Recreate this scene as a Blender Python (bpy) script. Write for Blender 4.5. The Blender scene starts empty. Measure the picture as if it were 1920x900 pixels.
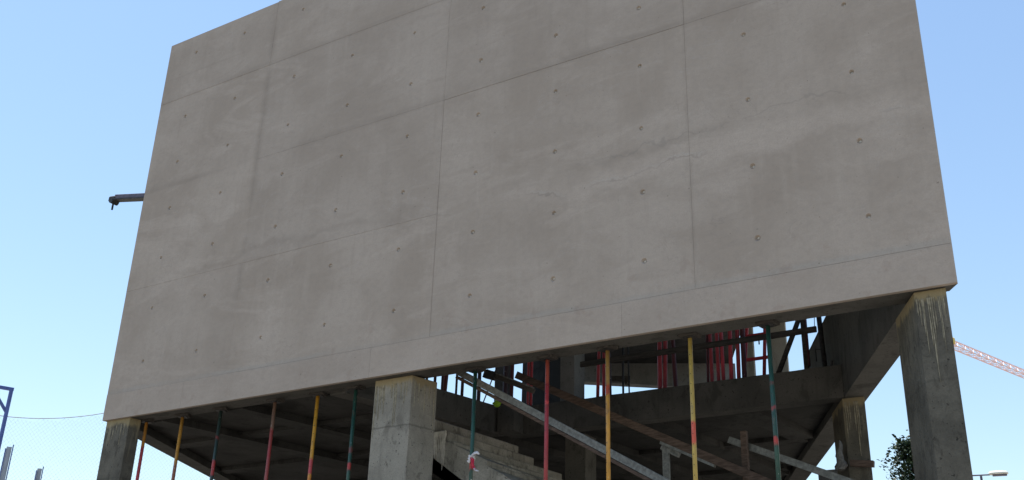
import bpy, bmesh, math, random
from mathutils import Vector, Matrix, noise as mnoise

random.seed(7)
SC = bpy.context.scene
COL = SC.collection

# ------------------------------------------------------------------ camera
CAM = Vector((2.573, -11.504, 1.6))
yaw, pitch, roll = map(math.radians, (-32.9936, 23.4905, 1.7672))
fwd = Vector((math.sin(yaw) * math.cos(pitch), math.cos(yaw) * math.cos(pitch), math.sin(pitch)))
rt = Vector((math.cos(yaw), -math.sin(yaw), 0))
up = rt.cross(fwd)
r2 = math.cos(roll) * rt + math.sin(roll) * up
u2 = -math.sin(roll) * rt + math.cos(roll) * up
cd = bpy.data.cameras.new('camera')
cam = bpy.data.objects.new('camera', cd)
COL.objects.link(cam)
m = Matrix((r2, u2, -fwd)).transposed().to_4x4()
m.translation = CAM
cam.matrix_world = m
cd.sensor_width = 36
cd.lens = 36 * 1985.98 / 1920
cd.clip_end = 5000
SC.camera = cam

# ------------------------------------------------------------------ light
SUN_AZ = math.radians(-82)       # from +Y towards +X
SUN_EL = math.radians(75)
w = bpy.data.worlds.new('World')
SC.world = w
w.use_nodes = True
nt = w.node_tree
sky = nt.nodes.new('ShaderNodeTexSky')
sky.sky_type = 'NISHITA'
sky.sun_disc = False
sky.sun_elevation = SUN_EL
sky.sun_rotation = SUN_AZ
sky.air_density = 1.5
sky.dust_density = 0.3
sky.ozone_density = 2.2
bg = nt.nodes['Background']
bg.inputs['Strength'].default_value = 0.12
nt.links.new(sky.outputs[0], bg.inputs[0])
sl = bpy.data.lights.new('sun', 'SUN')
sl.energy = 5.0
sl.angle = math.radians(0.5)
sl.color = (1, 0.95, 0.87)
so = bpy.data.objects.new('sun', sl)
COL.objects.link(so)
sd = Vector((math.sin(SUN_AZ) * math.cos(SUN_EL), math.cos(SUN_AZ) * math.cos(SUN_EL), math.sin(SUN_EL)))
so.rotation_euler = sd.to_track_quat('Z', 'Y').to_euler()
so.location = sd * 60
SC.view_settings.view_transform = 'Standard'
SC.view_settings.look = 'None'
SC.view_settings.gamma = 1
SC.view_settings.exposure = 0.63
SC.cycles.max_bounces = 10
SC.cycles.diffuse_bounces = 6


# ------------------------------------------------------------------ materials
class G:
    """small node-graph helper"""
    def __init__(s, name):
        s.m = bpy.data.materials.new(name)
        s.m.use_nodes = True
        s.t = s.m.node_tree
        s.b = s.t.nodes['Principled BSDF']
        geo = s.t.nodes.new('ShaderNodeNewGeometry')
        s.pos = geo.outputs['Position']
        sep = s.t.nodes.new('ShaderNodeSeparateXYZ')
        s.t.links.new(s.pos, sep.inputs[0])
        s.x, s.y, s.z = sep.outputs
        s.b.inputs['Roughness'].default_value = 0.85
        s.b.inputs['Specular IOR Level'].default_value = 0.25

    def put(s, inp, v):
        if isinstance(v, bpy.types.NodeSocket):
            s.t.links.new(v, inp)
        else:
            inp.default_value = v

    def math(s, op, a, b=0.0, c=0.0, clamp=False):
        n = s.t.nodes.new('ShaderNodeMath')
        n.operation = op
        n.use_clamp = clamp
        s.put(n.inputs[0], a); s.put(n.inputs[1], b); s.put(n.inputs[2], c)
        return n.outputs[0]

    def noise(s, scale=1, detail=4, rough=0.55, stretch=(1, 1, 1), off=(0, 0, 0), dist=0.0):
        mp = s.t.nodes.new('ShaderNodeMapping')
        mp.inputs['Scale'].default_value = stretch
        mp.inputs['Location'].default_value = off
        s.t.links.new(s.pos, mp.inputs[0])
        n = s.t.nodes.new('ShaderNodeTexNoise')
        n.inputs['Scale'].default_value = scale
        n.inputs['Detail'].default_value = detail
        n.inputs['Roughness'].default_value = rough
        n.inputs['Distortion'].default_value = dist
        s.t.links.new(mp.outputs[0], n.inputs['Vector'])
        return n.outputs['Fac']

    def ramp(s, v, a, b, lo=0.0, hi=1.0, smooth=True):
        n = s.t.nodes.new('ShaderNodeMapRange')
        n.interpolation_type = 'SMOOTHSTEP' if smooth else 'LINEAR'
        s.put(n.inputs['Value'], v)
        n.inputs['From Min'].default_value = a; n.inputs['From Max'].default_value = b
        n.inputs['To Min'].default_value = lo; n.inputs['To Max'].default_value = hi
        return n.outputs['Result']

    def mix(s, f, a, b, mode='MIX'):
        n = s.t.nodes.new('ShaderNodeMix')
        n.data_type = 'RGBA'
        n.blend_type = mode
        s.put(n.inputs[0], f)
        s.put(n.inputs[6], a if isinstance(a, bpy.types.NodeSocket) else (*a, 1))
        s.put(n.inputs[7], b if isinstance(b, bpy.types.NodeSocket) else (*b, 1))
        return n.outputs[2]

    def bump(s, h, strength=0.2, dist=0.01):
        n = s.t.nodes.new('ShaderNodeBump')
        n.inputs['Strength'].default_value = strength
        n.inputs['Distance'].default_value = dist
        s.t.links.new(h, n.inputs['Height'])
        s.t.links.new(n.outputs[0], s.b.inputs['Normal'])

    def done(s, col):
        s.put(s.b.inputs['Base Color'], col if isinstance(col, bpy.types.NodeSocket) else (*col, 1))
        return s.m


def facade_mat():
    g = G('cast_concrete_facade')
    a = g.noise(0.55, 6, 0.6, (1, 1, 1))
    col = g.mix(g.ramp(a, 0.36, 0.64), (0.337, 0.278, 0.231), (0.414, 0.349, 0.298))
    # wiped, cloudy laitance patches
    b = g.noise(1.0, 7, 0.66, (0.55, 1, 1.5), (7, 3, 1), 1.0)
    col = g.mix(g.ramp(b, 0.50, 0.66, 0, 0.40), col, (0.485, 0.410, 0.355))
    d = g.noise(1.6, 7, 0.66, (0.45, 1, 1.2), (1, 9, 5), 0.7)
    col = g.mix(g.ramp(d, 0.53, 0.66, 0, 0.30), col, (0.299, 0.243, 0.199))
    # vertical run marks
    v = g.noise(5.5, 4, 0.6, (1, 1, 0.09))
    vm = g.noise(0.8, 3, 0.5, (1, 1, 1), (4, 4, 4))
    col = g.mix(g.math('MULTIPLY', g.ramp(v, 0.5, 0.7, 0, 0.28), g.ramp(vm, 0.4, 0.65)), col, (0.472, 0.404, 0.347))
    v2 = g.noise(8, 4, 0.6, (1, 1, 0.07), (3, 0, 6))
    col = g.mix(g.math('MULTIPLY', g.ramp(v2, 0.52, 0.72, 0, 0.24), g.ramp(vm, 0.6, 0.4)), col, (0.274, 0.225, 0.186))
    # grime that bled out of the formwork joints
    wob = g.noise(1.3, 4, 0.6, (1, 1, 1), (2, 2, 8))
    mask = g.noise(0.55, 3, 0.5, (1, 1, 2), (5, 1, 2))
    for zj, wd, st, amp in ((10.25, 0.10, 0.34, 0.05), (12.21, 0.09, 0.28, 0.05), (8.27, 0.10, 0.28, 0.35), (12.72, 0.04, 0.2, 0.03)):
        dz = g.math('ABSOLUTE', g.math('ADD', g.math('SUBTRACT', g.z, zj + amp / 2), g.math('MULTIPLY', g.math('SUBTRACT', wob, 0.5), -2 * amp)))
        f = g.math('MULTIPLY', g.ramp(dz, 0, wd, st, 0), g.ramp(mask, 0.35, 0.6))
        col = g.mix(f, col, (0.204, 0.168, 0.137))
    for xj, wd, st in ((-10.33, 0.13, 0.34), (-6.25, 0.03, 0.25), (-2.17, 0.05, 0.25)):
        dx = g.math('ABSOLUTE', g.math('ADD', g.math('SUBTRACT', g.x, xj), g.math('MULTIPLY', g.math('SUBTRACT', wob, 0.5), 0.12)))
        f = g.math('MULTIPLY', g.ramp(dx, 0, wd, st, 0), g.ramp(mask, 0.62, 0.42))
        f = g.math('MULTIPLY', f, g.ramp(g.z, 6.33, 6.5))
        col = g.mix(f, col, (0.204, 0.168, 0.137))
    # pale wavy lift line with a paler skin of grout below it
    wv = g.noise(0.9, 5, 0.65, (1, 1, 1), (11, 2, 3))
    zz = g.math('ADD', g.z, g.math('MULTIPLY', g.math('SUBTRACT', wv, 0.5), 0.9))
    rgt = g.ramp(g.x, -6.0, -3.0)
    f = g.math('MULTIPLY', g.math('MULTIPLY', g.ramp(zz, 7.95, 8.12), g.ramp(zz, 8.5, 8.17)), rgt)
    col = g.mix(g.math('MULTIPLY', f, 0.36), col, (0.523, 0.441, 0.382))
    # crisp lips of that lift line
    for lv, st, c in ((8.14, .5, (0.175, 0.157, 0.144)), (8.175, .4, (0.420, 0.395, 0.371)), (8.52, .3, (0.190, 0.172, 0.156))):
        lip = g.math('ABSOLUTE', g.math('SUBTRACT', zz, lv))
        col = g.mix(g.math('MULTIPLY', g.math('MULTIPLY', g.ramp(lip, 0.004, 0.022, st, 0), g.ramp(mask, .40, .56)), g.ramp(g.x, -8.5, -5.0)), col, c)
    # lower pour: smoother and paler, blue-grey slurry along its top
    low = g.ramp(g.z, 6.345, 6.325)
    col = g.mix(g.math('MULTIPLY', low, 0.35), col, (0.431, 0.359, 0.307))
    fz = g.math('ABSOLUTE', g.math('ADD', g.math('SUBTRACT', g.z, 6.36), g.math('MULTIPLY', g.math('SUBTRACT', wob, 0.5), 0.1)))
    col = g.mix(g.math('MULTIPLY', g.ramp(fz, 0.0, 0.07, 0.5, 0), g.ramp(mask, 0.3, 0.55, 0.25, 1)), col, (0.344, 0.323, 0.298))
    # crisp dried edges of the slurry skins
    for sc, lev, o, st, c in ((0.85, .52, (3, 1, 9), .30, (0.418, 0.376, 0.351)), (1.25, .47, (8, 6, 2), .26, (0.193, 0.167, 0.150))):
        e = g.noise(sc, 6, 0.62, (1, 1, 1.4), o, 0.7)
        em = g.noise(0.7, 3, 0.5, (1, 1, 1), (o[2], o[0], o[1]))
        ln = g.ramp(g.math('ABSOLUTE', g.math('SUBTRACT', e, lev)), 0.0, 0.007, st, 0)
        col = g.mix(g.math('MULTIPLY', ln, g.ramp(em, .48, .6)), col, c)
    # rusty freckles, mostly on the lower pour
    rs = g.noise(3.2, 5, 0.7, (1, 1, 1), (6, 6, 1))
    col = g.mix(g.math('MULTIPLY', g.ramp(rs, .57, .70, 0, .4), g.ramp(g.z, 7.2, 6.3, .25, 1)), col, (0.282, 0.207, 0.168))
    # every pour dries to its own tone
    oi = g.t.nodes.new('ShaderNodeObjectInfo')
    col = g.mix(g.math('MULTIPLY', oi.outputs['Random'], 0.16), col, (0.240, 0.207, 0.188))
    # pinholes and fine grain
    md = g.noise(11, 6, 0.72, (1, 1, 1.3), (4, 0, 4))
    col = g.mix(g.ramp(md, 0.42, 0.66, 0.0, 0.17), col, (0.205, 0.187, 0.173))
    gr = g.noise(48, 4, 0.75)
    col = g.mix(g.ramp(gr, 0.35, 0.68, 0.0, 0.34), col, (0.306, 0.256, 0.212))
    ph = g.noise(17, 3, 0.55, (1, 1, 1), (0, 5, 0))
    col = g.mix(g.ramp(ph, 0.70, 0.735, 0, 0.65), col, (0.166, 0.136, 0.111))
    h = g.math('ADD', g.math('MULTIPLY', b, 0.6), g.math('MULTIPLY', gr, 0.25))
    g.bump(h, 0.16, 0.02)
    return g.done(col)


def concrete(name, c1, c2, dark, scale=1.6, grime=0.5, bump=0.35, cap=None, lift=(.72, .5)):
    g = G(name)
    a = g.noise(scale, 7, 0.62)
    col = g.mix(g.ramp(a, 0.35, 0.66), c1, c2)
    b = g.noise(scale * 2.7, 6, 0.65, (1, 1, 0.55), (3, 8, 1), 0.6)
    col = g.mix(g.ramp(b, 0.52, 0.66, 0, grime), col, dark)
    st = g.noise(9, 4, 0.6, (1, 1, 0.08), (2, 2, 2))
    col = g.mix(g.ramp(st, 0.55, 0.7, 0, grime * 0.6), col, dark)
    gr = g.noise(55, 4, 0.65)
    col = g.mix(g.ramp(gr, 0.35, 0.7, 0, 0.3), col, dark)
    ph = g.noise(24, 3, 0.55, (1, 1, 1), (9, 5, 0))
    col = g.mix(g.ramp(ph, 0.655, 0.70, 0, 0.8), col, tuple(x * 0.4 for x in dark))
    pk = g.noise(6, 5, 0.75, (1, 1, 0.7), (2, 7, 3))
    col = g.mix(g.ramp(pk, 0.60, 0.66, 0, 0.45), col, tuple(x * 0.6 for x in dark))
    if cap:
        # grout that leaked from the joint at the column head and ran down
        n1 = g.noise(7, 4, 0.6, (1, 1, 0.3), (1, 4, 0))
        zz = g.math('ADD', g.z, g.math('MULTIPLY', g.math('SUBTRACT', n1, 0.5), 0.34))
        col = g.mix(g.ramp(zz, cap - 0.15, cap - 0.07, 0, 0.8), col, (0.29, 0.235, 0.135))
        n2 = g.noise(14, 4, 0.65, (1, 1, 0.09), (5, 4, 0), 0.4)
        f = g.math('MULTIPLY', g.ramp(n2, 0.54, 0.66, 0, 0.4), g.ramp(g.z, cap - 0.95, cap - 0.15))
        col = g.mix(f, col, (0.33, 0.29, 0.20))
        # the lift joint of the column formwork
        jz = g.math('ABSOLUTE', g.math('ADD', g.math('SUBTRACT', g.z, cap - lift[0]), g.math('MULTIPLY', g.math('SUBTRACT', n1, 0.5), 0.05)))
        col = g.mix(g.ramp(jz, 0.0, 0.025, lift[1], 0), col, tuple(x * 0.6 for x in dark))
    h = g.math('ADD', b, g.math('MULTIPLY', gr, 0.4))
    g.bump(h, bump, 0.02)
    return g.done(col)


def paint_metal(name, base, wear=(0.16, 0.11, 0.085), amount=0.35, rough=0.5, bands=(), streak=True):
    """painted scaffold steel; bands = (z low, z high, colour, strength) are brushed or sprayed paint marks"""
    g = G(name)
    a = g.noise(9, 5, 0.65, (1, 1, 0.45))
    col = g.mix(g.ramp(a, 0.3, 0.7), tuple(c * 0.78 for c in base), tuple(min(1, c * 1.15) for c in base))
    for (z0, z1, c, s) in bands:
        n = g.noise(16, 4, 0.6, (1, 1, 0.5), (z0, 0, 0))
        zz = g.math('ADD', g.z, g.math('MULTIPLY', g.math('SUBTRACT', n, 0.5), 0.12))
        f = g.math('MULTIPLY', g.ramp(zz, z0 - 0.02, z0 + 0.03), g.ramp(zz, z1 + 0.02, z1 - 0.03))
        col = g.mix(g.math('MULTIPLY', f, s), col, c)
    b = g.noise(30, 5, 0.7, (1, 1, 0.3), (4, 1, 2))
    col = g.mix(g.ramp(b, 0.55, 0.68, 0, amount), col, wear)
    c = g.noise(38, 3, 0.6, (1, 1, 0.6), (8, 1, 9))
    col = g.mix(g.ramp(c, 0.68, 0.74, 0, 0.8), col, (0.55, 0.53, 0.5))
    g.b.inputs['Roughness'].default_value = rough
    g.b.inputs['Specular IOR Level'].default_value = 0.45
    g.bump(b, 0.15, 0.004)
    return g.done(col)


def plain(name, c1, c2, scale=6, rough=0.8, stretch=(1, 1, 1), metallic=0.0, bump=0.2):
    g = G(name)
    a = g.noise(scale, 5, 0.62, stretch)
    col = g.mix(g.ramp(a, 0.34, 0.68), c1, c2)
    g.b.inputs['Roughness'].default_value = rough
    g.b.inputs['Metallic'].default_value = metallic
    g.bump(a, bump, 0.01)
    return g.done(col)


M = {}
M['facade'] = facade_mat()
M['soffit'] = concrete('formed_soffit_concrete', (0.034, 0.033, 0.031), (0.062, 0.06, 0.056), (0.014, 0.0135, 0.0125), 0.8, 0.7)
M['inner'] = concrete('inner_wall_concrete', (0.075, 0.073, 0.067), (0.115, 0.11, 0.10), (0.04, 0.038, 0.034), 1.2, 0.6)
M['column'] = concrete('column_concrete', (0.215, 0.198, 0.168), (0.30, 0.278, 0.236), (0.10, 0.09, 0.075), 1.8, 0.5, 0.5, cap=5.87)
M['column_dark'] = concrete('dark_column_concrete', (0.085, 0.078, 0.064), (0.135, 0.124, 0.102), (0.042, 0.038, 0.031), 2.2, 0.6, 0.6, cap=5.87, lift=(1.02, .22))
M['midgrey'] = concrete('grey_upper_concrete', (0.20, 0.195, 0.185), (0.26, 0.255, 0.24), (0.11, 0.105, 0.1), 1.4, 0.4)
M['upcolumn'] = concrete('pale_column_concrete', (0.36, 0.33, 0.275), (0.43, 0.40, 0.34), (0.2, 0.18, 0.15), 1.4, 0.4)
M['stair'] = concrete('stair_concrete', (0.24, 0.226, 0.195), (0.36, 0.34, 0.298), (0.09, 0.083, 0.07), 2.2, 0.75, 0.7)
M['plug'] = plain('hole_mortar', (0.40, 0.37, 0.33), (0.52, 0.49, 0.44), 40)
M['grout'] = plain('dried_grout', (0.20, 0.178, 0.128), (0.33, 0.298, 0.225), 25)
M['lit_laitance'] = plain('pale_laitance_face_light', (0.42, 0.395, 0.345), (0.56, 0.53, 0.475), 18)  # pale grout, also light painted onto the stair's outer face
M['timber'] = plain('weathered_timber', (0.055, 0.038, 0.03), (0.115, 0.08, 0.064), 14, 0.85, (0.5, 3, 3))
M['dark_timber'] = plain('dark_timber', (0.045, 0.04, 0.036), (0.085, 0.075, 0.066), 10, 0.85, (0.5, 3, 3))
M['steel'] = plain('dull_galvanised_steel', (0.115, 0.118, 0.112), (0.205, 0.208, 0.20), 22, 0.6, (1, 1, 1), 0.25)
M['pale_steel'] = plain('pale_galvanised_steel', (0.36, 0.38, 0.41), (0.5, 0.52, 0.55), 9, 0.5, (1, 1, 0.2), 0.3)
M['dark_steel'] = plain('dark_steel', (0.03, 0.03, 0.032), (0.065, 0.06, 0.06), 20, 0.6, (1, 1, 1), 0.3)
M['boom_steel'] = plain('purple_grey_steel', (0.085, 0.075, 0.10), (0.13, 0.115, 0.15), 9, 0.55, (1, 1, 1), 0.2)
M['blue'] = paint_metal('blue_paint', (0.09, 0.13, 0.36), amount=0.15)
M['wire'] = plain('net_cord', (0.30, 0.32, 0.36), (0.38, 0.40, 0.44), 5)
M['crane_red'] = plain('faded_red_paint', (0.80, 0.55, 0.51), (0.86, 0.64, 0.60), 2, 0.55)
M['crane_yellow'] = plain('yellow_paint', (0.62, 0.45, 0.12), (0.7, 0.52, 0.16), 2, 0.55)
M['lamp'] = plain('white_enamel', (0.70, 0.68, 0.60), (0.8, 0.78, 0.70), 8, 0.4)
M['rag_white'] = plain('dirty_white_cloth', (0.55, 0.52, 0.55), (0.72, 0.69, 0.70), 30)
M['rag_red'] = plain('red_cloth', (0.42, 0.02, 0.05), (0.55, 0.05, 0.08), 30)
M['lime'] = plain('lime_plastic', (0.22, 0.42, 0.02), (0.28, 0.50, 0.03), 6, 0.45)
M['sack'] = plain('grey_sacking', (0.09, 0.088, 0.085), (0.17, 0.165, 0.16), 30)
M['bark'] = plain('bark', (0.06, 0.045, 0.035), (0.12, 0.095, 0.075), 18)
M['ground'] = plain('dry_dirt', (0.20, 0.18, 0.15), (0.29, 0.265, 0.225), 1.2, 0.95, bump=0.5)
M['dark_ground'] = plain('bounce_cutting_ground', (0.035, 0.03, 0.024), (0.06, 0.052, 0.042), 1.5, 0.95, bump=0.6)  # colour of the added ground, dark to swallow bounce light
M['maroon'] = paint_metal('maroon_prop_paint', (0.46, 0.06, 0.075), (0.16, 0.06, 0.06), 0.4, 0.5)
M['brown_red'] = paint_metal('dark_rusty_prop_paint', (0.10, 0.025, 0.03), (0.05, 0.03, 0.03), 0.4, 0.6)
M['scarlet'] = paint_metal('bright_red_prop_paint', (0.58, 0.06, 0.08), (0.2, 0.07, 0.07), 0.3, 0.5)
M['dkprop'] = paint_metal('black_prop_paint', (0.05, 0.025, 0.035), (0.03, 0.02, 0.02), 0.4, 0.6)


def leaf_mat():
    g = G('dark_green_leaves')
    a = g.noise(3.5, 4, 0.6)
    col = g.mix(g.ramp(a, 0.35, 0.65), (0.012, 0.026, 0.012), (0.035, 0.062, 0.022))
    g.b.inputs['Roughness'].default_value = 0.55
    return g.done(col)


M['leaf'] = leaf_mat()


# ------------------------------------------------------------------ mesh helpers
def build(name, bm, mat, parent=None, smooth=False, bevel=0.0):
    if bevel:
        bmesh.ops.bevel(bm, geom=list(bm.edges), offset=bevel, segments=1, affect='EDGES', clamp_overlap=True)
    bmesh.ops.recalc_face_normals(bm, faces=bm.faces)
    me = bpy.data.meshes.new(name)
    bm.to_mesh(me)
    bm.free()
    if smooth:
        for p in me.polygons:
            p.use_smooth = True
    me.materials.append(mat)
    o = bpy.data.objects.new(name, me)
    COL.objects.link(o)
    if parent:
        o.parent = parent
    return o


def tag(o, label=None, cat=None, group=None, kind=None):
    if label: o['label'] = label
    if cat: o['category'] = cat
    if group: o['group'] = group
    if kind: o['kind'] = kind
    return o


def empty(name, loc, label, cat, group=None):
    o = bpy.data.objects.new(name, None)
    o.empty_display_size = 0.2
    o.location = loc
    COL.objects.link(o)
    return tag(o, label, cat, group)


def prism(poly, z0, z1, bm=None):
    """vertical prism over a plan polygon; z0 / z1 may be numbers or functions of (x, y)"""
    bm = bm or bmesh.new()
    f0 = z0 if callable(z0) else (lambda x, y: z0)
    f1 = z1 if callable(z1) else (lambda x, y: z1)
    a = [bm.verts.new((x, y, f0(x, y))) for x, y in poly]
    b = [bm.verts.new((x, y, f1(x, y))) for x, y in poly]
    n = len(poly)
    bm.faces.new(a[::-1]); bm.faces.new(b)
    for i in range(n):
        bm.faces.new((a[i], a[(i + 1) % n], b[(i + 1) % n], b[i]))
    return bm


def slab_xz(poly, y0, y1, bm=None):
    """prism over a polygon in the X-Z plane, from y0 to y1"""
    bm = bm or bmesh.new()
    a = [bm.verts.new((x, y0, z)) for x, z in poly]
    b = [bm.verts.new((x, y1, z)) for x, z in poly]
    n = len(poly)
    bm.faces.new(a); bm.faces.new(b[::-1])
    for i in range(n):
        bm.faces.new((a[i], b[i], b[(i + 1) % n], a[(i + 1) % n]))
    return bm


def box(x0, x1, y0, y1, z0, z1, bm=None):
    return prism([(x0, y0), (x1, y0), (x1, y1), (x0, y1)], z0, z1, bm)


def frame_of(p0, p1, roll_up=Vector((0, 0, 1))):
    d = (p1 - p0).normalized()
    s = d.cross(roll_up)
    if s.length < 1e-4:
        s = Vector((1, 0, 0))
    s.normalize()
    return d, s, s.cross(d)


def tube(p0, p1, r, n=10, r1=None, bm=None, caps=True):
    bm = bm or bmesh.new()
    p0, p1 = Vector(p0), Vector(p1)
    d, s, u = frame_of(p0, p1)
    r1 = r if r1 is None else r1
    A, B = [], []
    for i in range(n):
        a = 2 * math.pi * i / n
        v = math.cos(a) * s + math.sin(a) * u
        A.append(bm.verts.new(p0 + v * r)); B.append(bm.verts.new(p1 + v * r1))
    for i in range(n):
        bm.faces.new((A[i], A[(i + 1) % n], B[(i + 1) % n], B[i]))
    if caps:
        bm.faces.new(A[::-1]); bm.faces.new(B)
    return bm


def bar(p0, p1, wdt, hgt, bm=None, off=(0, 0)):
    """rectangular bar; wdt is horizontal across, hgt is the other way; off shifts it across"""
    bm = bm or bmesh.new()
    p0, p1 = Vector(p0), Vector(p1)
    d, s, u = frame_of(p0, p1)
    q = []
    for p in (p0, p1):
        c = p + s * off[0] + u * off[1]
        q.append([bm.verts.new(c + s * a * wdt / 2 + u * b * hgt / 2) for a, b in ((-1, -1), (1, -1), (1, 1), (-1, 1))])
    bm.faces.new(q[0][::-1]); bm.faces.new(q[1])
    for i in range(4):
        bm.faces.new((q[0][i], q[0][(i + 1) % 4], q[1][(i + 1) % 4], q[1][i]))
    return bm


def hollow_bar(p0, p1, wdt, hgt, t=0.008):
    bm = bmesh.new()
    p0, p1 = Vector(p0), Vector(p1)
    d, s, u = frame_of(p0, p1)
    rings = []
    for p, k in ((p0, 1), (p1, 1)):
        o = [bm.verts.new(p + s * a * wdt / 2 + u * b * hgt / 2) for a, b in ((-1, -1), (1, -1), (1, 1), (-1, 1))]
        i = [bm.verts.new(p + s * a * (wdt / 2 - t) + u * b * (hgt / 2 - t)) for a, b in ((-1, -1), (1, -1), (1, 1), (-1, 1))]
        rings.append((o, i))
    (o0, i0), (o1, i1) = rings
    for k in range(4):
        j = (k + 1) % 4
        bm.faces.new((o0[k], o0[j], o1[j], o1[k]))
        bm.faces.new((i0[k], i1[k], i1[j], i0[j]))
        bm.faces.new((o0[k], i0[k], i0[j], o0[j]))
        bm.faces.new((o1[k], o1[j], i1[j], i1[k]))
    return bm


# ------------------------------------------------------------------ ground
bm = bmesh.new()
N = 40
ring = [0, 4, 8, 12, 16, 22, 30, 45, 70, 120, 250, 600, 1500, 3500]
prev = None
for r in ring:
    cur = [bm.verts.new((-6 + r * math.cos(2 * math.pi * i / N), 3 + r * math.sin(2 * math.pi * i / N),
                         0.05 * mnoise.noise(Vector((r * math.cos(i / 6.4) * 0.3, r * math.sin(i / 6.4) * 0.3, 0))))) for i in range(N)] if r else [bm.verts.new((-6, 3, 0))]
    if prev:
        for i in range(N):
            j = (i + 1) % N
            if len(prev) == 1:
                bm.faces.new((prev[0], cur[i], cur[j]))
            else:
                bm.faces.new((prev[i], cur[i], cur[j], prev[j]))
    prev = cur
tag(build('ground', bm, M['ground']), kind='structure')

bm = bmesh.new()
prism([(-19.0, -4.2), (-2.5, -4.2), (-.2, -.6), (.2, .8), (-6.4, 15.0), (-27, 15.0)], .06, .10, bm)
tag(build('added_dark_ground', bm, M['dark_ground']), kind='structure')  # unseen dark ground, added to cut bounce light under the building

# ------------------------------------------------------------------ the building
ZB = 5.87
SH = -0.49                                                # plan shear of the two side walls
XL, XR = -13.29, 0.835
B = empty('concrete_building', (0, 0, 0), 'unfinished grey cast concrete building raised on columns', 'building')

# front wall: cast core plus the faces left by each formwork panel, joints recessed between them
core = build('front_wall', prism([(XL + .004, .062), (XR - .004, .062), (XR + SH * .25 - .004, .25), (XL + SH * .25 + .004, .25)], ZB + .004, 13.60), M['inner'], B)
HX = [0, -1.331, -2.855, -4.215, -5.577, -6.949, -8.311, -9.655, -11.149, -12.478]
HZ = [6.842, 7.828, 8.797, 9.79, 10.764, 11.755, 13.2]


def panel(x0, x1, z0, z1, y0, holes):
    """face sheet with a sunk cone for every form tie in it"""
    bm = bmesh.new()
    R, D, K = 0.037, 0.030, 14
    xs = sorted({x0, x1, *[h[0] - .06 for h in holes], *[h[0] + .06 for h in holes]})
    zs = sorted({z0, z1, *[h[1] - .06 for h in holes], *[h[1] + .06 for h in holes]})
    V = {}

    def vert(x, z, y=y0):
        k = (round(x, 4), round(z, 4), round(y, 4))
        if k not in V:
            V[k] = bm.verts.new((x, y, z))
        return V[k]
    for i in range(len(xs) - 1):
        for j in range(len(zs) - 1):
            xa, xb, za, zb = xs[i], xs[i + 1], zs[j], zs[j + 1]
            cx, cz = (xa + xb) / 2, (za + zb) / 2
            hole = next((h for h in holes if abs(h[0] - cx) < .03 and abs(h[1] - cz) < .03), None)
            c = [vert(xa, za), vert(xb, za), vert(xb, zb), vert(xa, zb)]
            if not hole:
                bm.faces.new(c)
                continue
            rr = R * random.uniform(.85, 1.12)
            rim = [vert(cx + rr * math.cos(2 * math.pi * q / K - math.pi * .75), cz + rr * math.sin(2 * math.pi * q / K - math.pi * .75)) for q in range(K)]
            deep = [bm.verts.new((cx + rr * .5 * math.cos(2 * math.pi * q / K - math.pi * .75), y0 + D, cz + rr * .5 * math.sin(2 * math.pi * q / K - math.pi * .75))) for q in range(K)]
            own = [round(K * k / 4) for k in range(5)]
            for k in range(4):
                for q in range(own[k], own[k + 1]):
                    mid = (own[k] + own[k + 1]) / 2
                    bm.faces.new((c[k] if q < mid else c[(k + 1) % 4], rim[(q + 1) % K], rim[q]))
                q = math.ceil((own[k] + own[k + 1]) / 2)
                bm.faces.new((c[k], c[(k + 1) % 4], rim[q % K]))
            for q in range(K):
                bm.faces.new((rim[q], rim[(q + 1) % K], deep[(q + 1) % K], deep[q]))
            bm.faces.new(deep)
    # returns at the panel's edge, into the joint
    for (xa, za, xb, zb) in ((x0, z0, x1, z0), (x1, z0, x1, z1), (x1, z1, x0, z1), (x0, z1, x0, z0)):
        bm.faces.new((vert(xa, za), vert(xb, zb), bm.verts.new((xb, 0.057, zb)), bm.verts.new((xa, 0.057, za))))
    return bm


XJ = [XL, -10.33, -6.25, -2.17, XR]
ZJ = [6.33, 8.27, 10.25, 12.215, 13.62]
GX = [0, .0009, .0017, .0015, 0]                          # half widths of the vertical joints
GZ = [.002, .0011, .0019, .0016]
for j in range(4):
    for i in range(4):
        if j == 0 and i >= 2:
            continue                                      # these two panels run on to the joint above
        jb = 0 if (j == 1 and i >= 2) else j
        x0 = XJ[i] + GX[i]; x1 = XJ[i + 1] - GX[i + 1]
        gz = .0008 if i == 0 else 1
        z0 = ZJ[jb] + min(GZ[jb], gz); z1 = ZJ[j + 1] - (min(GZ[j + 1], gz) if j < 3 else -random.uniform(-.012, .02))
        hs = [(a + random.uniform(-.012, .012), b + random.uniform(-.012, .012)) for a in HX for b in HZ if x0 + .1 < a < x1 - .1 and z0 + .1 < b < z1 - .1]
        p = build('formwork_panel', panel(x0, x1, z0, z1, -random.uniform(0, .0035), hs), M['facade'], core)
        for a, b in hs:
            pl = tube((a, .0225, b), (a, .0285, b), .015, 10)
            build('tie_plug', pl, M['plug'], core)
FJ = [XL, -11.33, -7.32, -3.19, XR]
for i in range(4):
    build('lower_band', panel(FJ[i] + (.0012 if i else 0), FJ[i + 1] - (.0012 if i < 3 else 0), ZB, 6.328, -.0035 - random.uniform(0, .001), []), M['facade'], core)

# beam behind the foot of the front wall
build('edge_beam', prism([(XL + SH * .25 + .01, .252), (XR + SH * .25 - .01, .252), (XR + SH * .5 - .01, .5), (XL + SH * .5 + .01, .5)], ZB + .03, 6.34), M['inner'], B)


def side_x(base, y):
    return base + SH * y


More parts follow.
